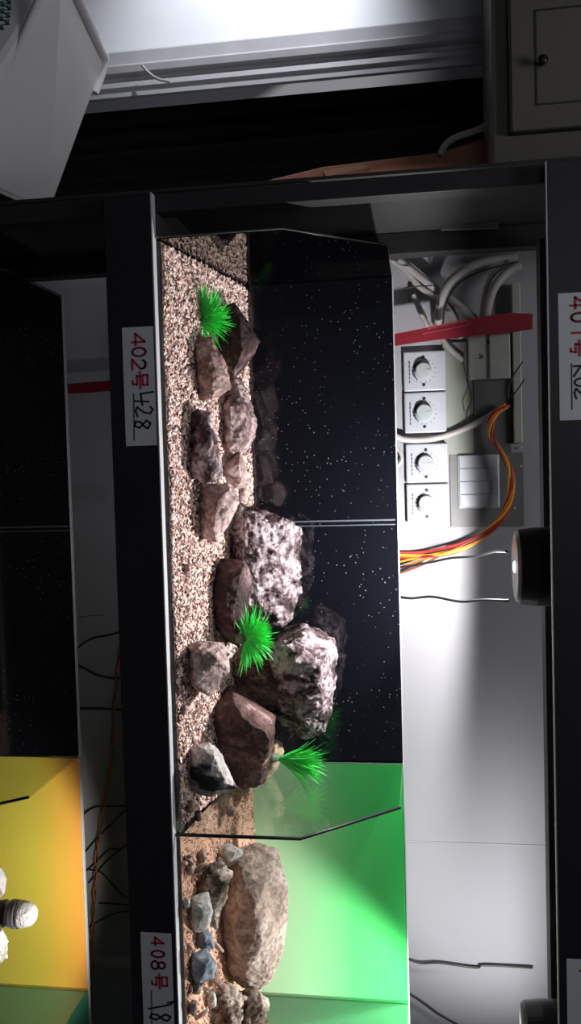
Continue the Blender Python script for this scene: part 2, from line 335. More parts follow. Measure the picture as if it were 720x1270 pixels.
# ---------------------------------------------------------------- gravel
def gh(x,y):
    y=max(0,min(DP,y)); base=.004+.172*y
    return base+.004*noise.noise(Vector((x*9,y*9,0)))
def grains(name,x0,x1,y0,y1,zb,n,smin,smax,M,label,bed,hf=gh,flat=.6):
    bm=bmesh.new(); nx,ny=int((x1-x0)/.012),int((y1-y0)/.012)
    g=[[bm.verts.new((x0+(x1-x0)*i/nx,y0+(y1-y0)*j/ny,zb+hf(x0+(x1-x0)*i/nx,y0+(y1-y0)*j/ny)-.0015)) for j in range(ny+1)] for i in range(nx+1)]
    for i in range(nx):
        for j in range(ny): bm.faces.new((g[i][j],g[i+1][j],g[i+1][j+1],g[i][j+1])).material_index=1
    lo=[[bm.verts.new((x0+(x1-x0)*i/nx,y,zb+.0045)) for i in range(nx+1)] for y in (y0,y1)]
    for i in range(nx):
        bm.faces.new((lo[0][i],lo[0][i+1],g[i+1][0],g[i][0])).material_index=1
        bm.faces.new((lo[1][i+1],lo[1][i],g[i][ny],g[i+1][ny])).material_index=1
    R=random.Random(3)
    O=[(1,0,0),(-1,0,0),(0,1,0),(0,-1,0),(0,0,1),(0,0,-1)]; Fc=[(0,2,4),(2,1,4),(1,3,4),(3,0,4),(2,0,5),(1,2,5),(3,1,5),(0,3,5)]
    for _ in range(n):
        x=R.uniform(x0+.002,x1-.002); y=y0+.002+(y1-y0-.004)*R.random(); s=R.uniform(smin,smax); z=zb+hf(x,y)+s*.35*R.random()
        M3=Matrix.Rotation(R.uniform(0,6.28),3,'Z')@Matrix.Rotation(R.uniform(-.8,.8),3,'X')@Matrix.Rotation(R.uniform(-.8,.8),3,'Y')
        sc=(s*R.uniform(.7,1.5),s*R.uniform(.6,1),s*R.uniform(.4,1)*flat*1.4)
        vs=[]
        for o in O:
            v=M3@Vector((o[0]*sc[0]+R.uniform(-.3,.3)*s,o[1]*sc[1]+R.uniform(-.3,.3)*s,o[2]*sc[2]))
            v.y=max(y0-y,min(y1-y,v.y)); vs.append(bm.verts.new((x+v.x,y+v.y,z+v.z)))
        for f in Fc: bm.faces.new([vs[i] for i in f])
    o=obj(name,bm,[M,bed]); tag(o,label,'gravel',kind='stuff'); return o
MG=island_mat('pink_beige_gravel',[(0,(.16,.09,.08)),(.15,(.42,.27,.23)),(.4,(.74,.52,.46)),(.75,(.86,.68,.60)),(1,(.93,.84,.78))])
MGb=mat('gravel_bed',(.16,.10,.08),.9,mottle=(120,.5))
grains('aquarium_gravel',.007,.892,.009,DP-.002,0,19000,.0021,.0042,MG,'pinkish beige gravel sloping up under the grey brown rocks',MGb)
def gh2(x,y): return .004+.13*max(0,min(DP,y))+.006*noise.noise(Vector((x*7,y*7,3)))
MG2=island_mat('peach_sand_chips',[(0,(.30,.14,.08)),(.3,(.55,.30,.20)),(.6,(.70,.44,.32)),(1,(.80,.62,.50))])
MS2=mat('peach_sand',(.60,.36,.25),.9,bump=(300,.5),mottle=(60,.25))
grains('aquarium_sand',.906,x2-.008,.009,DP-.002,0,4200,.0012,.0034,MG2,'peach coloured sand with small chips under the big brown stone',MS2,gh2,.4)
grains('aquarium_sand',x2+.006,x2+.44,.009,DP-.002,0,500,.0012,.003,MG2,'strip of peach sand in the aquarium at the edge of the photo',MS2,gh2,.4)
# ---------------------------------------------------------------- rocks
def solveY(px,py,hf):
    lo,hi=.0,DP
    for _ in range(30):
        mid=(lo+hi)/2
        if at(px,py,mid).z-hf(at(px,py,mid).x,mid)>0: lo=mid
        else: hi=mid
    return lo
def rock(label,out,ridge=(),y0=None,tf=.03,tb=.035,M=None,amp=.003,seed=0,hf=gh,name='rock',cat='rock',group=None,res=.0037,freq=26,smooth=True,back=.72,cuts=9,grow=1.04,rnd=1):
    if y0 is None:
        b=min(out); y0=solveY(b[0],b[1],hf)+tf*.5
    y0=min(y0,DP-tb-.008)
    cx=sum(p[0] for p in out)/len(out); cy=sum(p[1] for p in out)/len(out)
    out=[(cx+(px-cx)*grow,cy+(py-cy)*grow) for px,py in out]
    P=[at(px,py,y0) for px,py in out]
    P+=[at(cx+(px-cx)*back,cy+(py-cy)*back,y0+tb) for px,py in out]
    if not ridge: ridge=[(cx+(px-cx)*.55,cy+(py-cy)*.55,1) for px,py in out[::2]]
    P+=[at(px,py,y0-tf*d) for px,py,d in ridge]
    # foot: sink the lowest edge into the bed
    bm=bmesh.new(); vs=[bm.verts.new(p) for p in P]
    r=bmesh.ops.convex_hull(bm,input=vs)
    bmesh.ops.delete(bm,geom=[v for v in bm.verts if not v.link_faces],context='VERTS')
    R_=random.Random(seed*17+5); cen=sum((v.co for v in bm.verts),Vector())/len(bm.verts)
    for _ in range(cuts):
        n_=Vector((R_.gauss(0,1),R_.gauss(-.5,.8),R_.gauss(.1,1))).normalized()
        sup=max((v.co-cen).dot(n_) for v in bm.verts)
        q=bmesh.ops.bisect_plane(bm,geom=bm.verts[:]+bm.edges[:]+bm.faces[:],plane_co=cen+n_*sup*R_.uniform(.86,.97),plane_no=n_,clear_outer=True)
        ed=[g for g in q['geom_cut'] if isinstance(g,bmesh.types.BMEdge)]
        if ed: bmesh.ops.contextual_create(bm,geom=ed)
    bmesh.ops.triangulate(bm,faces=bm.faces)
    for _ in range(7):
        es=[e for e in bm.edges if e.calc_length()>res]
        if not es: break
        bmesh.ops.subdivide_edges(bm,edges=es,cuts=1); bmesh.ops.triangulate(bm,faces=[f for f in bm.faces if len(f.verts)>3])
    for _ in range(rnd): bmesh.ops.smooth_vert(bm,verts=bm.verts,factor=.25,use_axis_x=True,use_axis_y=True,use_axis_z=True)
    bm.normal_update(); off=Vector((seed*3.1,seed*1.7,seed*.9)); D=[]
    for v in bm.verts:
        p=v.co*freq+off
        d=noise.fractal(p,1,2.2,4)*.9
        rd=1-abs(noise.noise(p*.7+Vector((9,2,4))))*2
        q=noise.cell(v.co*freq*.9+off+noise.noise_vector(v.co*40)*.4)
        f2=noise.fractal(v.co*130+off,1,2.1,3); f3=1-abs(noise.noise(v.co*70+off))*2
        D.append((v,d*amp*.9+(rd*rd*.7-.4)*amp+q*amp*.35+f2*amp*.42+(f3*f3-.5)*amp*.35))
    for v,d in D: v.co+=v.normal*d
    for v in bm.verts: v.co.y=min(v.co.y,DP-.002)
    o=obj(name,bm,M,smooth=smooth); return tag(o,label,cat,group)
R1=rock_mat('mauve_rock',(.12,.07,.07),(.44,.32,.31),(.68,.56,.56),20,1,lo=.40,hi=.60)
R2=rock_mat('tan_rock',(.17,.10,.09),(.40,.27,.24),(.64,.50,.45),14,.9,lo=.38,hi=.60)
R3=rock_mat('pale_crust_rock',(.06,.035,.035),(.26,.19,.20),(.55,.47,.50),26,1.0,lo=.43,hi=.55)
R4=rock_mat('pink_rock',(.26,.17,.16),(.50,.36,.34),(.66,.52,.50),26,.8,lo=.38,hi=.62)
R5=rock_mat('white_and_black_rock',(.36,.32,.31),(.54,.50,.47),(.72,.69,.64),12,.6,vein=((.02,.02,.022),12,(1.6,1,.5)))
R6=rock_mat('brown_rock',(.06,.03,.028),(.17,.11,.10),(.46,.36,.33),14,.9,lo=.38,hi=.62)
R9=rock_mat('red_brown_rock',(.05,.025,.022),(.17,.095,.085),(.56,.42,.38),11,.8,lo=.40,hi=.68)
R8=rock_mat('shade_darkened_brown_rock',(.035,.018,.018),(.09,.05,.048),(.34,.26,.25),14,.9,lo=.42,hi=.66)  # darker brown than the stone, with overhang shade put into the colour
R7=rock_mat('honey_rock',(.42,.30,.18),(.60,.48,.32),(.78,.70,.52),10,.4)
G='rockwork in the black-backed aquarium'
rock('dark rock with a lit slanting edge behind the plant nearest the 402 sticker',[(262,384),(290,376),(304,396),(322,424),(319,438),(290,468),(268,452),(252,420)],[(298,398,1),(304,432,1.1),(291,462,.9),(285,384,.5)],y0=.225,tf=.04,tb=.05,M=R8,seed=1,group=G)
rock('tan wedge rock just past the plant nearest the 402 sticker',[(237,418),(262,419),(273,440),(287,482),(262,497),(246,494),(243,450)],[(262,450,1.0),(268,486,.9),(247,440,.7)],tf=.032,tb=.04,M=R2,seed=2,group=G)
rock('tall furrowed mauve rock with a pale curved crest',[(293,462),(305,482),(319,528),(318,545),(303,562),(285,572),(268,560),(262,500),(280,485)],[(298,490,.7),(306,540,.8),(285,555,1.0),(285,505,1.1)],y0=.25,tf=.045,tb=.05,M=R1,seed=3,amp=.004,group=G)
rock('dark pitted oval rock in the gravel before the tall furrowed one',[(242,508),(262,510),(270,550),(276,590),(258,601),(240,588),(231,560),(232,530)],[(255,520,.9),(262,560,1.0),(268,590,.9),(240,570,.7)],tf=.03,tb=.035,M=R3,seed=4,amp=.004,group=G)
rock('small blocky rock wedged below the pale curved crest',[(299,556),(306,580),(309,602),(296,606),(278,598),(274,572)],[(296,575,.9),(298,596,.9),(280,585,1)],y0=.235,tf=.03,tb=.035,M=R4,seed=5,amp=.002,group=G)
rock('smooth pinkish wedge rock in the middle of the gravel slope',[(252,599),(290,600),(298,618),(283,655),(269,672),(252,665),(243,642),(245,612)],[(270,615,1),(284,630,.7),(264,655,1)],tf=.03,tb=.04,M=R4,seed=6,amp=.002,group=G)
rock('largest rock, broad rough mauve face between the seam and a plant',[(298,625),(343,637),(371,657),(374,730),(364,776),(335,780),(292,770),(273,700),(280,655)],[(303,640,.9),(304,690,1.25),(302,745,1.2),(352,668,.5),(355,735,.45),(330,700,1.0)],y0=.265,tf=.055,tb=.05,M=R3,seed=7,amp=.006,group=G,freq=34)
rock('dark upright slab with a pale ridge standing before the largest rock',[(262,690),(302,694),(312,716),(303,770),(297,803),(270,787),(240,762),(237,724)],[(300,700,1.1),(287,722,1.5),(284,768,1.5),(294,796,1.1)],y0=.20,tf=.045,tb=.035,M=R8,seed=8,amp=.003,group=G)
rock('small upright pinkish block low in the gravel under the middle plant',[(246,796),(276,796),(285,808),(284,838),(264,864),(243,856),(229,836),(231,802)],[(245,808,1.1),(243,850,1.1),(276,812,.7)],tf=.03,tb=.035,M=R4,seed=9,amp=.002,group=G)
rock('highest rock, pale rough crown over a dark overhang',[(397,771),(416,788),(414,850),(402,905),(388,921),(352,900),(322,860),(318,812),(348,805),(352,782)],[(350,822,1.3),(396,822,1.1),(402,868,.35),(350,806,1.2),(368,795,1.0),(391,905,.1)],y0=.27,tf=.08,tb=.045,M=R3,seed=10,amp=.004,group=G)
rock('flat tan slab lodged under the highest rock',[(286,815),(310,808),(345,815),(350,840),(345,872),(312,878),(288,848)],[(300,818,1),(338,822,1),(318,845,.8),(338,865,.2)],y0=.235,tf=.03,tb=.04,M=R6,seed=11,amp=.002,group=G)
rock('large brown faceted rock leaning before the highest one',[(287,852),(312,866),(339,886),(340,905),(333,950),(318,978),(300,977),(276,958),(262,915),(248,892),(256,868)],[(276,890,1.1),(293,884,1.3),(333,916,1.0),(272,905,.9)],y0=.20,tf=.085,tb=.04,M=R9,seed=12,amp=.0025,cuts=6,group=G)
rock('honey coloured stone peeping out behind the large brown faceted rock',[(338,916),(350,922),(352,932),(342,955),(326,972),(312,960),(318,925)],[(342,930,.6),(334,955,.6)],y0=.25,tf=.02,tb=.03,M=R7,seed=13,cuts=2,amp=.001,group=G)
rock('white rock with a black band at the foot of the large brown one',[(240,928),(266,921),(278,945),(294,978),(288,984),(262,988),(237,980),(230,960)],[(262,930,.9),(250,945,.9),(262,975,1),(282,975,.7)],tf=.03,tb=.04,M=R5,seed=14,amp=.002,group=G)
# small loose stones half sunk in the gravel
k=0
for px,py,s,lb in ((232,707,7,'small dark pebble in the gravel near the upright slab'),(228,880,6,'small pebble in the gravel left of the large brown rock'),(262,585,6,'pale pebble touching the pitted oval rock'),(300,614,7,'small brown pebble between the pink wedge and the largest rock'),(236,1000,7,'grey pebble near the glass partition'),(246,1012,6,'pale pebble near the glass partition'),(285,1005,7,'white pebble beside the glass partition')):
    k+=1; out=[(px+s*math.cos(a)*random.uniform(.8,1.1),py+s*1.3*math.sin(a)) for a in [i*math.pi/3.5 for i in range(7)]]
    rock(lb,out,tf=.008,tb=.01,M=[R6,R4,R2][k%3],seed=20+k,amp=.0008,name='pebble',cat='pebble',group='pebbles in the gravel',res=.004)
# ---- stones in the green aquarium
S1=rock_mat('smooth_brown_stone',(.24,.17,.13),(.46,.36,.30),(.64,.56,.50),9,.6)
S2=rock_mat('petrified_bark_stone',(.10,.07,.05),(.42,.33,.27),(.70,.60,.50),22,1.0,lo=.4,hi=.6)
S3=rock_mat('blue_grey_slate',(.10,.12,.15),(.24,.28,.33),(.40,.44,.50),14,.5)
S4=rock_mat('pale_grey_stone',(.34,.32,.29),(.50,.48,.45),(.66,.64,.60),12,.5)
H='stones in the green-backed aquarium'
rock('big smooth rounded brown stone against the bright green backdrop',[(287,1060),(318,1049),(344,1056),(353,1100),(356,1140),(350,1180),(334,1216),(308,1228),(284,1205),(270,1160),(268,1100)],[(300,1080,.9),(335,1085,.6),(318,1120,1.1),(290,1150,1.0),(325,1170,.95),(305,1205,.7),(345,1120,.3)],y0=.20,tf=.055,tb=.06,M=S1,seed=31,amp=.003,hf=gh2,group=H,freq=14,cuts=3,rnd=14,grow=1.07)
rock('white chipped stone beside the partition above the peach sand',[(268,1050),(285,1046),(302,1055),(300,1066),(284,1075),(268,1068)],tf=.02,tb=.02,y0=.17,M=S4,seed=32,amp=.002,hf=gh2,group=H)
rock('rough bark-like stone in front of the big brown stone',[(246,1082),(272,1062),(290,1080),(280,1105),(268,1150),(252,1140),(244,1110)],tf=.02,tb=.03,M=S2,seed=33,amp=.004,hf=gh2,group=H,freq=40)
rock('smooth grey stone leaning on the bark-like stone',[(237,1112),(258,1106),(264,1130),(258,1156),(242,1158),(233,1140)],tf=.022,tb=.02,M=S4,seed=34,amp=.001,hf=gh2,group=H)
rock('blue grey slate lying at the foot of the big brown stone',[(238,1182),(256,1176),(268,1190),(264,1212),(246,1226),(234,1208)],tf=.022,tb=.02,M=S3,seed=35,amp=.002,hf=gh2,group=H,freq=45)
rock('small pale slate between the driftwood twigs',[(246,1150),(264,1158),(268,1176),(252,1180),(243,1168)],tf=.012,tb=.02,M=S3,seed=36,amp=.002,hf=gh2,group=H)
rock('ribbed pale rock at the bottom edge under the big brown stone',[(252,1236),(282,1222),(300,1232),(302,1262),(290,1300),(258,1300)],[(275,1240,1),(285,1270,1),(265,1270,1)],tf=.03,tb=.04,y0=.13,M=S2,seed=37,amp=.006,hf=gh2,group=H,freq=48)
rock('upright ribbed rock right at the bottom edge of the photo',[(294,1230),(322,1222),(332,1245),(328,1300),(300,1300)],tf=.03,tb=.04,y0=.18,M=S2,seed=38,amp=.005,hf=gh2,group=H,freq=40)
k=0
for px,py,s,lb in ((262,1240,8,'dark pebble near the ribbed pale rock'),(236,1078,6,'small chip in the peach sand by the partition'),(244,1225,7,'chip beside the blue grey slate'),(232,1120,6,'chip in the sand below the smooth grey stone'),(250,1062,7,'chip at the foot of the partition on the peach sand'),(240,1250,8,'tan chip in the sand near the bottom edge'),(262,1092,7,'flake on the bark-like stone')):
    k+=1; out=[(px+s*math.cos(a)*random.uniform(.7,1.1),py+s*1.4*math.sin(a)) for a in [i*math.pi/3.5 for i in range(7)]]
    rock(lb,out,tf=.008,tb=.01,M=[S2,S4,S1][k%3],seed=50+k,amp=.001,name='stone_chip',cat='stone chip',group='chips in the peach sand',res=.004,hf=gh2)
R=random.Random(12)
for i in range(16):
    px=R.uniform(232,284); py=R.choice([R.uniform(1050,1110),R.uniform(1140,1175),R.uniform(1200,1262)]); s_=R.uniform(4,8); a0=R.uniform(0,6.28)
    out=[(px+s_*(math.cos(a)*math.cos(a0)*.5-math.sin(a)*math.sin(a0)*1.5),py+s_*(math.cos(a)*math.sin(a0)*.5+math.sin(a)*math.cos(a0)*1.5)) for a in [i_*math.pi/3 for i_ in range(6)]]
    rock('thin flaky stone chip lying in the peach sand around the bark-like stones',out,tf=.006,tb=.008,M=[S2,S4,S2,S1][i%4],seed=80+i,amp=.0008,name='stone_flake',cat='stone chip',group='flaky chips in the peach sand',res=.004,hf=gh2,cuts=3)
def stick(label,pts,r,M):
    bm=bmesh.new(); tube(bm,[at(*p) for p in pts],lambda t:r*(1-.55*t)*(1+.25*math.sin(t*17)),9); tag(obj('driftwood_twig',bm,M,smooth=True),label,'driftwood','driftwood twigs by the brown stone')
MD=rock_mat('driftwood',(.16,.09,.07),(.36,.25,.20),(.56,.44,.38),30,.7)
stick('thick driftwood twig crossing in front of the blue grey slate',[(232,1158,.075),(244,1172,.085),(256,1192,.10),(272,1206,.12)],.009,MD)
stick('driftwood twig running along the foot of the big brown stone',[(262,1206,.10),(274,1222,.11),(290,1236,.13),(306,1238,.14)],.008,MD)
stick('thin driftwood twig lying on the sand by the bark-like stone',[(238,1066,.085),(248,1076,.09),(256,1094,.10)],.004,MD)
# ---------------------------------------------------------------- plants
MP=mat('bright_plastic_grass',(.05,.80,.10),.4,mottle=(120,.35)); MPb=mat('plant_foot',(.10,.16,.09),.6)
def plant(label,base,tip,spread,n,Y,L,dep,seed):
    R=random.Random(seed); B=at(*base,Y); T=at(*tip,Y); ax=(T-B).normalized(); side=ax.cross(Vector((0,1,0))).normalized(); fr=Vector((0,-1,0))
    t=thing('artificial_plant',label,'plant',B,'green plastic grass tufts')
    bm=bmesh.new()
    for i in range(n):
        a=R.gauss(0,spread); a=max(-1.7,min(1.7,a)); b=R.uniform(-.5,1)*dep
        d=(ax*math.cos(a)+side*math.sin(a)+fr*b).normalized(); l=L*R.uniform(.65,1.05)*(1-.12*abs(a)); bend=(side*R.uniform(-.25,.25)+Vector((0,0,-.18))+fr*R.uniform(-.1,.2))*l
        w=R.uniform(.0009,.0016); wv=d.cross(fr+side*R.uniform(-.6,.6)).normalized(); nn=d.cross(wv)
        prev=None; K=5
        for k in range(K+1):
            s=k/K; p=B+d*l*s+bend*s*s+side*R.uniform(-.001,.001); ww=w*(1-s)**.6*(1+.4*s)+.00015
            q=[bm.verts.new(p+wv*ww),bm.verts.new(p+nn*ww*.5),bm.verts.new(p-wv*ww),bm.verts.new(p-nn*ww*.5)]
            if prev:
                for m_ in range(4): bm.faces.new((prev[m_],prev[(m_+1)%4],q[(m_+1)%4],q[m_]))
            else: bm.faces.new(q[::-1])
            prev=q
        bm.faces.new(prev)
    obj('foliage',bm,MP,t)
    bm=bmesh.new(); lathe(bm,[(.008,-.014),(.009,-.004),(.006,.003),(.002,.006)],B,seg=12); obj('plant_base',bm,MPb,t)
plant('round green grass tuft standing nearest the left glass end',(247,398),(285,386),.72,230,.150,.072,.7,1)
plant('round green grass tuft between the largest and the highest rock',(303,792),(345,785),.72,230,.150,.068,.7,2)
plant('long sideways green grass tuft rising beside the glass partition',(342,940),(405,950),.17,130,.235,.112,.18,3)
# ---------------------------------------------------------------- lamps over the tanks
def lamp(px,py,label):
    c=at(px,py,.19); zt=PT-.0225
    t=thing('aquarium_lamp',label,'lamp',(c.x,.19,zt-.075),'round black lamps under the upper shelf')
    z0=zt-.083
    bm=bmesh.new(); lathe(bm,[(.056,0),(.060,.004),(.0635,.03),(.064,.083)],(c.x,.19,z0),seg=48); h=obj('lamp_housing',bm,M_lamp,t,smooth=False)
    bm=bmesh.new(); lathe(bm,[(.007,-.003),(.010,-.001)],(c.x,.19,z0),seg=32); obj('lens',bm,M_led,h)
    bm=bmesh.new(); lathe(bm,[(.050,-.0008),(.053,-.0008),(.053,.002)],(c.x,.19,z0),seg=40); obj('bezel_ring',bm,M_lamp,h)
    return c.x,z0
lx,lz=lamp(640,703,'round black lamp under the upper shelf beside the wire bundle')
rx,rz=lamp(640,1290,'round black lamp at the corner of the photo above the green aquarium')
def spot(loc,e,ang=165,col=(1,1,1),r=.012,tgt=None,blend=.15):
    l=bpy.data.lights.new('spot_light','SPOT'); l.energy=e; l.spot_size=math.radians(ang); l.spot_blend=blend; l.shadow_soft_size=r; l.color=col
    o=bpy.data.objects.new('spot_light',l); C.objects.link(o); o.location=loc
    d=Vector(tgt)-Vector(loc) if tgt else Vector((0,0,-1)); o.rotation_euler=d.to_track_quat('-Z','Y').to_euler()
LP=dict(main=24,green=17,low=6,yel=6.5)
spot((lx,.19,lz-.014),LP['main'],174,(1,.97,.98),blend=.2)
spot((rx,.19,rz-.014),LP['green'],106,(1,1,.98),tgt=(rx+.12,.21,0),blend=.4)
spot((rx,.20,rz-.014),8,105,(1,.98,1),tgt=(1.22,YW,.50),blend=.8)  # added spot aimed at the wall to brighten it, no fixture of its own
spot((.45,.15,-HB-.03),.5,150)
spot((1.16,.13,-HB-.03),LP['yel'],112,(1,.95,.86),tgt=(1.17,.20,-PT),blend=.35)
# ---------------------------------------------------------------- things on the wall above the tank
YD=YW-.013
def dimmer(p0,p1,q0,q1,label):
    c=at((p0+p1)/2,(q0+q1)/2,YD); W=(at(p0,q1,YD).x-at(p0,q0,YD).x)/2; Hh=(at(p1,q0,YD).z-at(p0,q0,YD).z)/2
    t=thing('dimmer_switch',label,'dimmer switch',(c.x,YW,c.z-Hh),'round-knob dimmers on the wall board')
    bm=bmesh.new(); box(bm,c.x-W+.0006,c.x+W-.0006,YD,YW-.0005,c.z-Hh,c.z+Hh); obj('plate',bm,M_plastic,t,bevel=.003)
    k=(c.x-.0,YD,c.z-.002)
    bm=bmesh.new(); lathe(bm,[(.0165,0),(.016,.010),(.0145,.013),(.001,.0135)],k,'Y',28); box(bm,k[0]-.0012,k[0]+.0012,YD-.0145,YD-.012,k[2]+.004,k[2]+.014); obj('knob',bm,M_knob,t)
    for s in (-1,1):
        bm=bmesh.new(); lathe(bm,[(.0035,0),(.0030,.0012)],(c.x+s*W*.68,YD,c.z-.002),'Y',12); obj('screw',bm,M_screw,t)
    bm=bmesh.new()
    for i in range(11):
        a=math.radians(-35+i*23); lathe(bm,[(.0012,0),(.0011,.0004)],(k[0]+.0235*math.cos(a),YD,k[2]+.0235*math.sin(a)),'Y',6)
    for i in range(7):   # grey crescent of tapering strokes below the knob
        a0=math.radians(190+i*19); a1=math.radians(190+(i+1)*19); w=.0015+.004*math.sin(math.pi*(i+.5)/7)
        ribbon(bm,[(k[0]+.0205*math.cos(a0),k[2]+.0205*math.sin(a0)),(k[0]+.0205*math.cos(a1),k[2]+.0205*math.sin(a1))],w,YD)
    for i in range(6):
        x=c.x-W*.5+i*W*.19; ribbon(bm,[(x,c.z-Hh*.72),(x+W*.11,c.z-Hh*.72)],.0028 if i<2 else .0022,YD)
    obj('markings',bm,mat('grey_marks',(.07,.075,.09),.5),t)
dimmer(500,552,435,485,'dimmer switch nearest the red strap, first of four')
dimmer(501,553,486,537,'dimmer switch between the first one and the white cable')
dimmer(503,555,550,599,'dimmer switch just past the white cable')
dimmer(504,556,600,648,'dimmer switch next to the coloured wire bundle, last of four')
def plate(p0,p1,q0,q1,d0,d1): # photo pixel rectangle as a wall box
    A=at(p0,q0,d0); B=at(p1,q1,d0); return A.x,B.x,d0,d1,A.z,B.z
t=thing('switch_panel','white four-rocker switch panel above the last dimmers','switch',at(567,597,YW))
bm=bmesh.new(); x0,x1,_,_,z0,z1=plate(567,620,564,630,YW-.014,YW-.0005); box(bm,x0,x1,YW-.012,YW-.0005,z0,z1); obj('plate',bm,M_plastic,t,bevel=.003)
for i in range(4):
    a=x0+.002+(x1-x0-.004)*i/4; b=x0+.002+(x1-x0-.004)*(i+1)/4-.0015
    bm=bmesh.new(); box(bm,a,b,YW-.0155,YW-.011,z0+.003,z1-.003); obj('rocker',bm,M_plastic,t,bevel=.0012)
t=thing('junction_box','ivory square box behind the loose black wire under the shelf','box',at(580,442,YW))
bm=bmesh.new(); box(bm,*plate(580,633,415,469,YW-.03,YW-.0005)); obj('housing',bm,M_ivory,t,bevel=.003)
bm=bmesh.new(); q=plate(580,633,415,469,YW-.034,YW-.03); c=at(606,424,YW-.03); lathe(bm,[(.004,0),(.0035,.001)],(c.x,YW-.03,c.z),'Y',12)
obj('screw_hole',bm,M_screw,t); bm=bmesh.new()
for a,b in (((594,440),(598,441)),((594,444),(598,443))): p=at(*a,YW-.031);r_=at(*b,YW-.031); ribbon(bm,[(p.x,p.z),(r_.x,r_.z)],.003,YW-.030)
obj('mark',bm,M_screw,t)
bm=bmesh.new(); box(bm,*plate(606,633,415,469,YW-.036,YW-.0305)); obj('cover',bm,mat('shaded_ivory_cover',(.36,.36,.32),.45),t,bevel=.002)
bm=bmesh.new(); box(bm,*plate(634,648,350,549,YW-.03,YW-.0005)); tag(obj('cable_trunking',bm,M_ivory,bevel=.002),'ivory cable trunking running beside the ivory box close under the shelf','cable trunking')
bm=bmesh.new(); box(bm,*plate(587,634,470,562,YW-.016,YW-.0005)); tag(obj('mounting_plate',bm,mat('mid_grey_plate',(.11,.11,.11),.6),bevel=.001),'flat grey plate between the ivory box and the white switch panel','plate')
bm=bmesh.new(); box(bm,*plate(548,588,425,563,YW-.006,YW-.0005)); tag(obj('mounting_board',bm,mat('pale_grey_green_board',(.27,.29,.25),.6),bevel=.001),'pale board behind the first two dimmers','board')
bm=bmesh.new(); box(bm,*plate(557,650,564,652,YW-.006,YW-.0005)); tag(obj('mounting_board',bm,mat('grey_board',(.15,.15,.15),.6),bevel=.001),'grey board behind the white switch panel','board')
def cable(name,label,pts,r,M,cat='cable',group=None,flat=1):
    if group in ('white cables behind the tank','coloured wires bundled beside the switch panel'): pts=[(a,b,min(.535,c+.035)) for a,b,c in pts]
    bm=bmesh.new(); tube(bm,[at(*p) for p in pts],r,8,flat=flat); return tag(obj(name,bm,M,smooth=True),label,cat,group)
# red strap, hanging from the shelf behind the tank
def strap(pts,label,txt=False):
    bm=bmesh.new(); 
    L=[at(*p[0]) for p in pts]; Rr=[at(*p[1]) for p in pts]; n=len(L)
    f=[(bm.verts.new(a),bm.verts.new(b)) for a,b in zip(L,Rr)]; g=[(bm.verts.new(a+Vector((0,.003,0))),bm.verts.new(b+Vector((0,.003,0)))) for a,b in zip(L,Rr)]
    for i in range(n-1):
        bm.faces.new((f[i][0],f[i][1],f[i+1][1],f[i+1][0])); bm.faces.new((g[i][0],g[i+1][0],g[i+1][1],g[i][1]))
        bm.faces.new((f[i][0],f[i+1][0],g[i+1][0],g[i][0])); bm.faces.new((f[i][1],g[i][1],g[i+1][1],f[i+1][1]))
    bm.faces.new((f[0][0],g[0][0],g[0][1],f[0][1])); bm.faces.new((f[-1][0],f[-1][1],g[-1][1],g[-1][0]))
    if txt:
        for i in range(9):
            q=532+i*5.2; b0=408.5-(q-487)*.19+1.5; c=at(q,b0+2,.485); 
            for pl in ([(0,0),(.0,.004),(.003,.004)],[(.003,0),(.006,.003)]) if i%2 else ([arc(.003,.002,.003,.003,0,360,8)][0],[(.0,-.002),(.006,-.002)]):
                ribbon(bm,[(c.x+a,c.z+b) for a,b in pl],.0009,.4848,mi=1)
        for a,b in (((524,414),(580,403)),((580,403),(584,399)),((584,399),(580,397)),((580,397),(530,408))):
            p=at(*a,.485); q=at(*b,.485); ribbon(bm,[(p.x,p.z),(q.x,q.z)],.0009,.4848,mi=1)
    return tag(obj('strap',bm,[M_strap,M_strapt]),label,'strap','red straps hanging behind the tanks')
strap([((470,418,.485),(470,432,.485)),((520,408,.485),(520,424,.485)),((580,396,.485),(580,417,.485)),((630,388,.485),(630,413,.485)),((660,389,.485),(660,408,.485))],'wide red strap with faint lettering above the black-backed tank',True)
strap([((60,478,.485),(60,489,.485)),((110,474,.485),(110,487,.485)),((160,470,.485),(160,483,.485))],'plain red strap seen in the gap below the 402 sticker')
GW='white cables behind the tank'
cable('power_cable','white cable curving up from the tank corner, outermost one',[(480,318,.50),(500,332,.50),(520,355,.50),(545,372,.51),(562,395,.51),(572,420,.52)],.0065,M_wcable,group=GW)
cable('power_cable','white cable running next to the outermost one and crossing under the arch',[(494,322,.49),(512,336,.49),(532,352,.49),(560,372,.50),(588,395,.51),(600,410,.52)],.0075,M_wcable,group=GW)
cable('power_cable','thick white cable arching from the shelf down to the strap',[(640,318,.49),(610,322,.48),(580,332,.47),(556,352,.47),(545,380,.48),(543,410,.50)],.0085,M_wcable,group=GW)
cable('power_cable','white cable hanging under the shelf closest to the trunking',[(645,328,.47),(628,338,.47),(612,358,.47),(604,385,.48),(602,408,.50)],.0085,M_wcable,group=GW)
cable('power_cable','white cable forking beside the one closest to the trunking',[(632,325,.48),(610,342,.48),(600,368,.48),(597,400,.49)],.005,M_wcable,group=GW)
cable('power_cable','pale cable bending between the strap and the tank corner',[(512,365,.52),(520,385,.52),(530,405,.52)],.005,M_wcable,group=GW)
cable('power_cable','thin black cable following the underside of the white arch',[(640,325,.475),(600,335,.462),(570,350,.458),(553,375,.465),(549,402,.48)],.002,M_bcable)
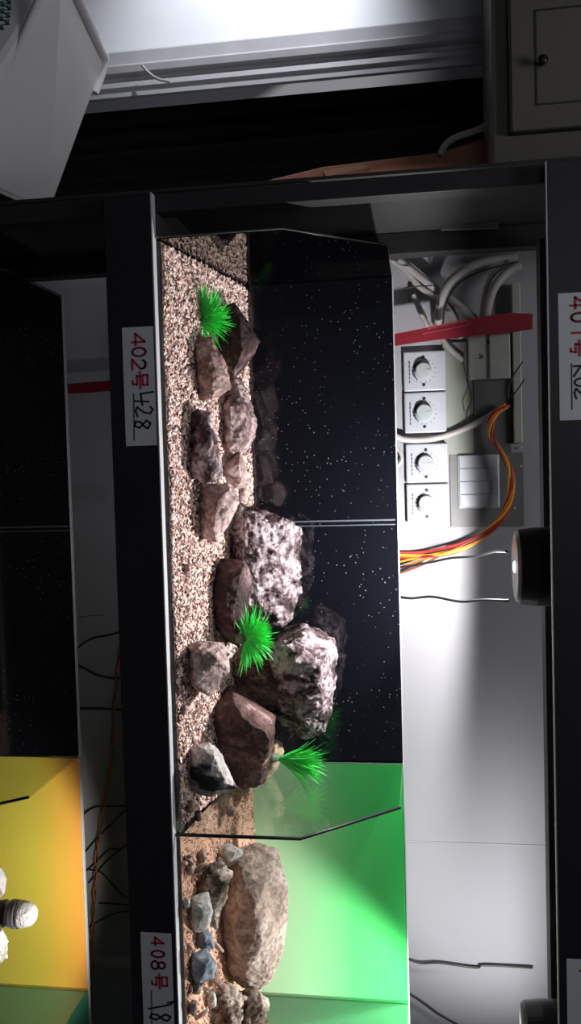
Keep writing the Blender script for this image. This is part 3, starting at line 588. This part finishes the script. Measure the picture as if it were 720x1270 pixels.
cable('power_cable','white cable end emerging below the strap by the first dimmer',[(545,415,.50),(557,432,.50),(574,447,.515)],.0055,M_wcable,group=GW)
cable('power_cable','white cable crossing between the second and third dimmers',[(486,538,.47),(500,545,.49),(530,545,.50),(560,538,.50),(592,524,.49),(628,503,.48)],.0065,M_wcable,group=GW)
cable('power_cable','white cable looping at the tank rim by the third dimmer',[(486,552,.50),(495,560,.50),(498,570,.50),(492,578,.50),(484,580,.50)],.004,M_wcable,group=GW)
GB='thin black wires in front of the wall'
cable('lamp_wire','thin black wire ending at the tank corner by the white cables',[(480,362,.49),(510,356,.49),(538,354,.485)],.0012,M_bcable,'wire',GB)
cable('lamp_wire','thin black wire looping beside the ivory box',[(648,448,.47),(634,470,.48),(630,492,.48),(640,485,.475),(650,470,.47)],.0013,M_bcable,'wire',GB)
cable('lamp_wire','thin black wire hooking below the ivory box',[(578,470,.51),(584,495,.51),(578,512,.51),(580,525,.51)],.0013,M_bcable,'wire',GB)

cable('lamp_wire','thin black wire running into the side of the round lamp',[(480,706,.46),(530,698,.44),(560,692,.40),(590,690,.33),(612,684,.24),(628,684,.165)],.0023,M_bcable,'wire',GB)
cable('lamp_wire','wavy thin wire from the tank rim to the far side of the round lamp',[(484,738,.40),(508,742,.37),(535,740,.33),(570,746,.27),(600,744,.21),(630,745,.165)],.0023,M_bcable,'wire',GB)
cable('lamp_wire','wavy thin black wire crossing the bright wall above the green aquarium',[(498,1186,.54),(520,1194,.54),(545,1194,.54),(590,1200,.54),(600,1197,.54),(660,1200,.54)],.0023,M_bcable,'wire',GB)
cable('lamp_wire','thin black wire at the bottom edge slanting from the green tank rim',[(500,1228,.54),(520,1240,.54),(545,1258,.54),(575,1275,.54),(600,1290,.54)],.0023,M_bcable,'wire',GB)
# coloured bundle
R=random.Random(5)
for i,(M,lb,r) in enumerate([(M_rcable,'red wire on the inner side of the twisted bundle',.0028),(M_ycable,'yellow wire on the outside of the twisted bundle',.0022),(M_ocable,'orange wire weaving along the middle of the twisted bundle',.0024),(M_rcable,'red wire fanning out lowest at the tank rim',.0022),(M_ycable,'yellow wire crossing over the red ones near the switch panel',.0022),(M_ocable,'orange wire fanning out next to the black wire at the tank rim',.0022),(mat('brown_wire_sheath',(.16,.04,.02),.5),'brown wire leaving the bundle closest to the round lamp',.0024)]):
    ph=i*.9; pts=[]
    base=[(628,502,.475),(612,515,.475),(608,535,.475),(615,552,.472),(628,572,.47),(634,598,.47),(628,630,.47),(610,655,.47),(580,675,.47),(550,686,.47),(520,692,.475),(482,697,.48)]
    for k,(px,py,Y) in enumerate(base):
        s=math.sin(k*1.35+ph)*3.4; c=math.cos(k*1.35+ph)*.006
        nx,ny=(1,.4) if k<7 else (.5,1)
        fan=(i-3)*max(0,k-8)*1.6
        pts.append((px+s*nx,py+s*ny+fan,Y+c))
    cable('bundle_wire',lb,pts,r,M,'wire','coloured wires bundled beside the switch panel')
for px,py,lb in ((649,578,'tiny white screw head on the wall near the shelf by the wires'),(649,555,'tiny white screw head near the end of the ivory trunking'),(641,630,'tiny white screw head on the wall past the switch panel')):
    c=at(px-4,py,YW); bm=bmesh.new(); lathe(bm,[(.0025,0),(.0022,.002),(.0005,.003)],(c.x,YW-.0062,c.z),'Y',12); tag(obj('screw',bm,mat('steel_screw',(.7,.7,.7),.3,metal=.7)),lb,'screw','screws in the wall')
# ---- gap of the lower tier
LW='thin wires in the gap below the 402 fascia'
def lw(lb,pts,M=M_bcable,r=.0016): cable('lamp_wire',lb,[(a,b,.546) for a,b in pts],r,M,'wire',LW)
lw('short pale wire stub in the lower gap before the black wires',[(90,766),(108,763),(129,761)],M_wcable,.0016)
lw('black wire rising from the dark tank, first in the lower gap',[(88,812),(100,800),(115,791),(135,787),(160,780)])
lw('black wire sagging second in the lower gap',[(90,822),(105,828),(125,838),(160,842)])
lw('straight black wire third in the lower gap',[(92,878),(125,878),(160,881)])
lw('black wire bending over the corner of the orange backdrop',[(100,1013),(115,1002),(130,1000),(165,1000)])
lw('black wire slanting up beside the bent one by the orange backdrop',[(103,1060),(120,1040),(140,1020),(165,995)])
lw('black wire with a kink above the yellow backdrop',[(105,1082),(120,1068),(136,1053),(150,1053),(168,1038)])
lw('black wire slanting steeply across the orange cord above the yellow backdrop',[(110,1095),(130,1070),(150,1053),(170,1035)])
lw('black wire curving down across the twisted orange cord',[(105,1078),(125,1082),(140,1098),(155,1112),(172,1116)])
lw('short black wire above the middle of the yellow backdrop',[(122,1120),(145,1121),(172,1124)])
lw('black wire slanting up near the end of the yellow backdrop',[(110,1150),(130,1138),(150,1131),(172,1130)])
lw('pale wire slanting down near the 408 sticker in the lower gap',[(106,1156),(122,1170),(142,1184)],M_wcable,.0018)
for j in range(2):
    bm=bmesh.new(); P=[]
    for k in range(120):
        s=k/119; py=775+s*510; q_=[152,145,140,138,128,120,117,115,113,112][:]; u_=s*8.99; i_=int(u_); px=q_[i_]*(1-u_+i_)+q_[min(i_+1,9)]*(u_-i_); a=k*.62+j*math.pi
        p=at(px,py,.535); P.append(p+Vector((0,math.cos(a)*.0025,0))+Vector((0,0,math.sin(a)*.0032)))
    tube(bm,P,.0014,6,sm=False); tag(obj('twisted_cord',bm,[M_ocable,mat('rust_wire_sheath',(.30,.08,.03),.5)][j],smooth=True),['orange strand of the twisted cord along the lower gap','rust brown strand of the twisted cord along the lower gap'][j],'cord')
# ---- ornament and stone seen in the yellow tank
Y0=.20; b=at(-30,1131,Y0); t0=at(43,1131,Y0); sc=(t0.z-b.z)
t=thing('finial_ornament','grey finial ornament with a silvery knurled knob before the yellow backdrop','ornament',(b.x,Y0,-PT+.03))
bm=bmesh.new(); zz=lambda px:at(px,1131,Y0).z
lathe(bm,[(.03,-PT+.03),(.03,-PT+.045),(.018,-PT+.06),(.016,zz(-6)),(.022,zz(-2)),(.024,zz(6)),(.014,zz(7)),(.014,zz(9))],(b.x,Y0,0),seg=28); obj('shaft',bm,mat('dark_grey_ceramic',(.06,.06,.07),.4),t,smooth=True)
bm=bmesh.new(); lathe(bm,[(.017,zz(9)),(.024,zz(12)),(.0255,zz(17)),(.024,zz(20)),(.025,zz(22)),(.022,zz(24))],(b.x,Y0,0),seg=28); obj('collar',bm,mat('grey_ceramic',(.16,.15,.16),.35),t,smooth=True)
bm=bmesh.new(); z1=zz(24);z2=zz(45); lathe(bm,[(.024*math.cos(a)**.7,z1+(z2-z1)*math.sin(a)) for a in [i*math.pi/2/9 for i in range(9)]]+[(.001,z2)],(b.x,Y0,0),seg=28); obj('knob',bm,mat('silvery_knurled',(.60,.58,.60),.35,bump=(140,1.0)),t,smooth=True)
rock('white stone next to the finial ornament at the left edge',[(-60,1165),(0,1150),(10,1168),(8,1188),(-8,1205),(-60,1215)],y0=.20,tf=.03,tb=.04,M=rock_mat('white_stone',(.5,.48,.46),(.68,.66,.64),(.8,.8,.8),14,.6),seed=70,amp=.003,hf=lambda x,y:-PT+.03)
rock('pale stone block at the left edge before the finial ornament',[(-60,1068),(0,1072),(7,1090),(4,1112),(-60,1112)],y0=.26,tf=.02,tb=.03,M=MC['silvery_knurled'],seed=71,amp=.001,hf=lambda x,y:-PT+.03)
grains('aquarium_sand',.906,xy2-.008,.009,DP-.002,-PT,500,.002,.0035,MG2,'sand of the yellow-backed aquarium',MS2,gh2)
# ---------------------------------------------------------------- left side of the photo's world
# wall cabinet hanging above the dark opening
YC=.34
t=thing('wall_cabinet','cream framed wall cabinet hanging high beside the rack','cabinet',(XD0,YC,at(610,100,YC).z))
A=at(611,206,YC); zc=A.z; xr=XL-.045
bm=bmesh.new(); box(bm,-1.3,xr,YC,YW-.001,zc,zc+.6); obj('carcass',bm,M_cab,t,bevel=.003)
xd=at(650,166,YC).x; zd=at(632,100,YC).z
bm=bmesh.new(); box(bm,-.60,xd,YC-.018,YC-.001,zd,zc+.55)
dr=obj('door',bm,M_cab,t,bevel=.002)
zi=at(663,100,YC).z; xi=at(690,133,YC).x; x_l=at(690,17,YC).x
bm=bmesh.new()
for a,b,c,d in ((x_l,xi,zi-.0015,zi+.0015),(x_l,xi,zc+.5,zc+.503),(x_l-.0015,x_l+.0015,zi,zc+.5),(xi-.0015,xi+.0015,zi,zc+.5)): box(bm,a,b,YC-.0195,YC-.0175,c,d)
box(bm,-.60,xd+.002,YC-.0175,YC-.0008,zd-.0025,zd-.0005); box(bm,xd+.0005,xd+.0025,YC-.0175,YC-.0008,zd,zc+.55)
obj('panel_groove',bm,M_cabd,dr)
k=at(671,80,YC-.02); bm=bmesh.new(); lathe(bm,[(.003,0),(.003,.012),(.008,.016),(.009,.021),(.005,.025),(.001,.026)],(k.x,YC-.018,k.z),'Y',20); obj('knob',bm,M_brass,dr,smooth=True)
# reddish board leaning in the opening + white cable
YB=.47
bm=bmesh.new()
P=[(280,236),(400,207),(545,189),(600,172),(609,172),(608,212),(470,226)]
prism(bm,[at(a,b,YB) for a,b in P],(0,.02,0)); t=obj('leaning_board',bm,M_wood,bevel=.0015); tag(t,'reddish brown wooden board leaning in the dark opening behind the rack','board')
bm=bmesh.new(); prism(bm,[at(a,b,YB-.003) for a,b in ((400,212),(450,203),(458,208),(404,219))],(0,.0028,0)); obj('splintered_strip',bm,mat('pale_raw_wood',(.45,.24,.15),.7,bump=(60,.4)),t)
cable('power_cable','white cable hooking over the reddish board under the cream cabinet',[(546,192,YB-.012),(552,180,YB-.014),(566,170,YB-.014),(590,162,YB-.012),(612,151,YB-.012)],.0065,M_wcable)
cable('power_cable','thin white cable hanging across the grey moulding',[(176,81,YW-.045),(184,90,YW-.045),(196,98,YW-.045),(210,101,YW-.045)],.003,M_wcable)
# dark cloth folds hanging in the opening
bm=bmesh.new(); n=40
for i in range(n):
    a=i/n; b=(i+1)/n
    f=lambda s:YW+.30+.02*math.sin(s*19)+.012*math.sin(s*41)
    X0=XD0-.1+(XD1-XD0+.2)*a; X1=XD0-.1+(XD1-XD0+.2)*b
    hexa(bm,[(X0,f(a),-1.24),(X1,f(b),-1.24),(X1,f(b)+.004,-1.24),(X0,f(a)+.004,-1.24),(X0,f(a),1.3),(X1,f(b),1.3),(X1,f(b)+.004,1.3),(X0,f(a)+.004,1.3)])
bmesh.ops.remove_doubles(bm,verts=bm.verts,dist=.0001)
tag(obj('dark_curtain',bm,mat('black_cloth',(.016,.014,.016),.8)),'black cloth hanging in the dark opening','curtain')
# foam box standing at lower left
YN,YF=.10,.45
N1=at(80,-40,YN); N2=at(-80,208,YN); F1=at(131,76,YF); F2=at(62,270,YF)
e=(N2-N1).normalized(); dn=Vector((e.z,0,-e.x)); dn=dn if dn.z<0 else -dn
N3=N2+dn*.42; N4=N1+dn*.42; F3=F2+dn*.42; F4=F1+dn*.42
t=thing('foam_box','white foam box with a lid and green lettering standing tilted left of the rack','box',(N4.x,.25,-1.25))
bm=bmesh.new(); hexa(bm,[N4,N3,F3,F4,N1,N2,F2,F1]); obj('box_body',bm,M_foam,t,bevel=.014)
nrm=(N2-N1).cross(F1-N1).normalized(); nrm=-nrm if nrm.dot(CAM-N1)<0 else nrm
def onface(px,py,off=0):
    d=FV+UV*((px-360)/FOC)+RV*((py-635)/FOC); return CAM+d*((N1-CAM).dot(nrm)/d.dot(nrm))+nrm*off
bm=bmesh.new(); tube(bm,[onface(a,b,.0005) for a,b in ((60,-40),(82,0),(103,40),(119,70),(122,82),(121,96),(116,112))],.0022,6); obj('lid_gap',bm,M_foamg,t)
bm=bmesh.new(); tube(bm,[N1.lerp(F1,k/6) for k in range(6)]+[F1.lerp(N1,.04),F1.lerp(F2,.10),F1.lerp(F2,.2)],.009,10); obj('lid_rim',bm,M_foam,t)
bm=bmesh.new(); tube(bm,[onface(a,b,-.001) for a,b in ((66,-40),(44,10),(22,60),(0,112))],.006,8); obj('side_rib',bm,M_foam,t)
bm=bmesh.new()
for i,(px,py) in enumerate([(10,2),(10,10),(9,19),(8,28),(2,5),(2,14),(1,23),(1,34)]):
    p=at(px,py,YN)
    for pl in ([(-.004,-.004),(.004,.005)],[(-.004,.004),(.003,.004),(.003,-.004)],[(-.004,0),(.004,.001)]): ribbon(bm,[(p.x+a,p.z+b) for a,b in pl],.0016,YN-.0004)
obj('lettering',bm,M_green,t)
# ---------------------------------------------------------------- general light
W=bpy.data.worlds.new('world'); SC.world=W; W.use_nodes=True; W.node_tree.nodes['Background'].inputs[0].default_value=(.75,.82,1,1); W.node_tree.nodes['Background'].inputs[1].default_value=.03
def area(loc,tgt,e,size,col=(1,1,1)):
    l=bpy.data.lights.new('room_light','AREA'); l.energy=e; l.size=size; l.color=col; o=bpy.data.objects.new('room_light',l); C.objects.link(o); o.location=loc
    o.rotation_euler=(Vector(tgt)-Vector(loc)).to_track_quat('-Z','Y').to_euler()
area((.15,-.75,2.2),(.2,0,.1),11,.7,(.95,.97,1))
area((-.2,-2.1,1.0),(.2,0,.15),1.7,.6,(.95,.97,1))
spot((-.85,.20,.14),15,88,(.90,.93,1),.02,(-.60,YW,.06),.8)
SC.view_settings.view_transform='Standard'; SC.view_settings.look='None'; SC.view_settings.gamma=1; SC.view_settings.exposure=0
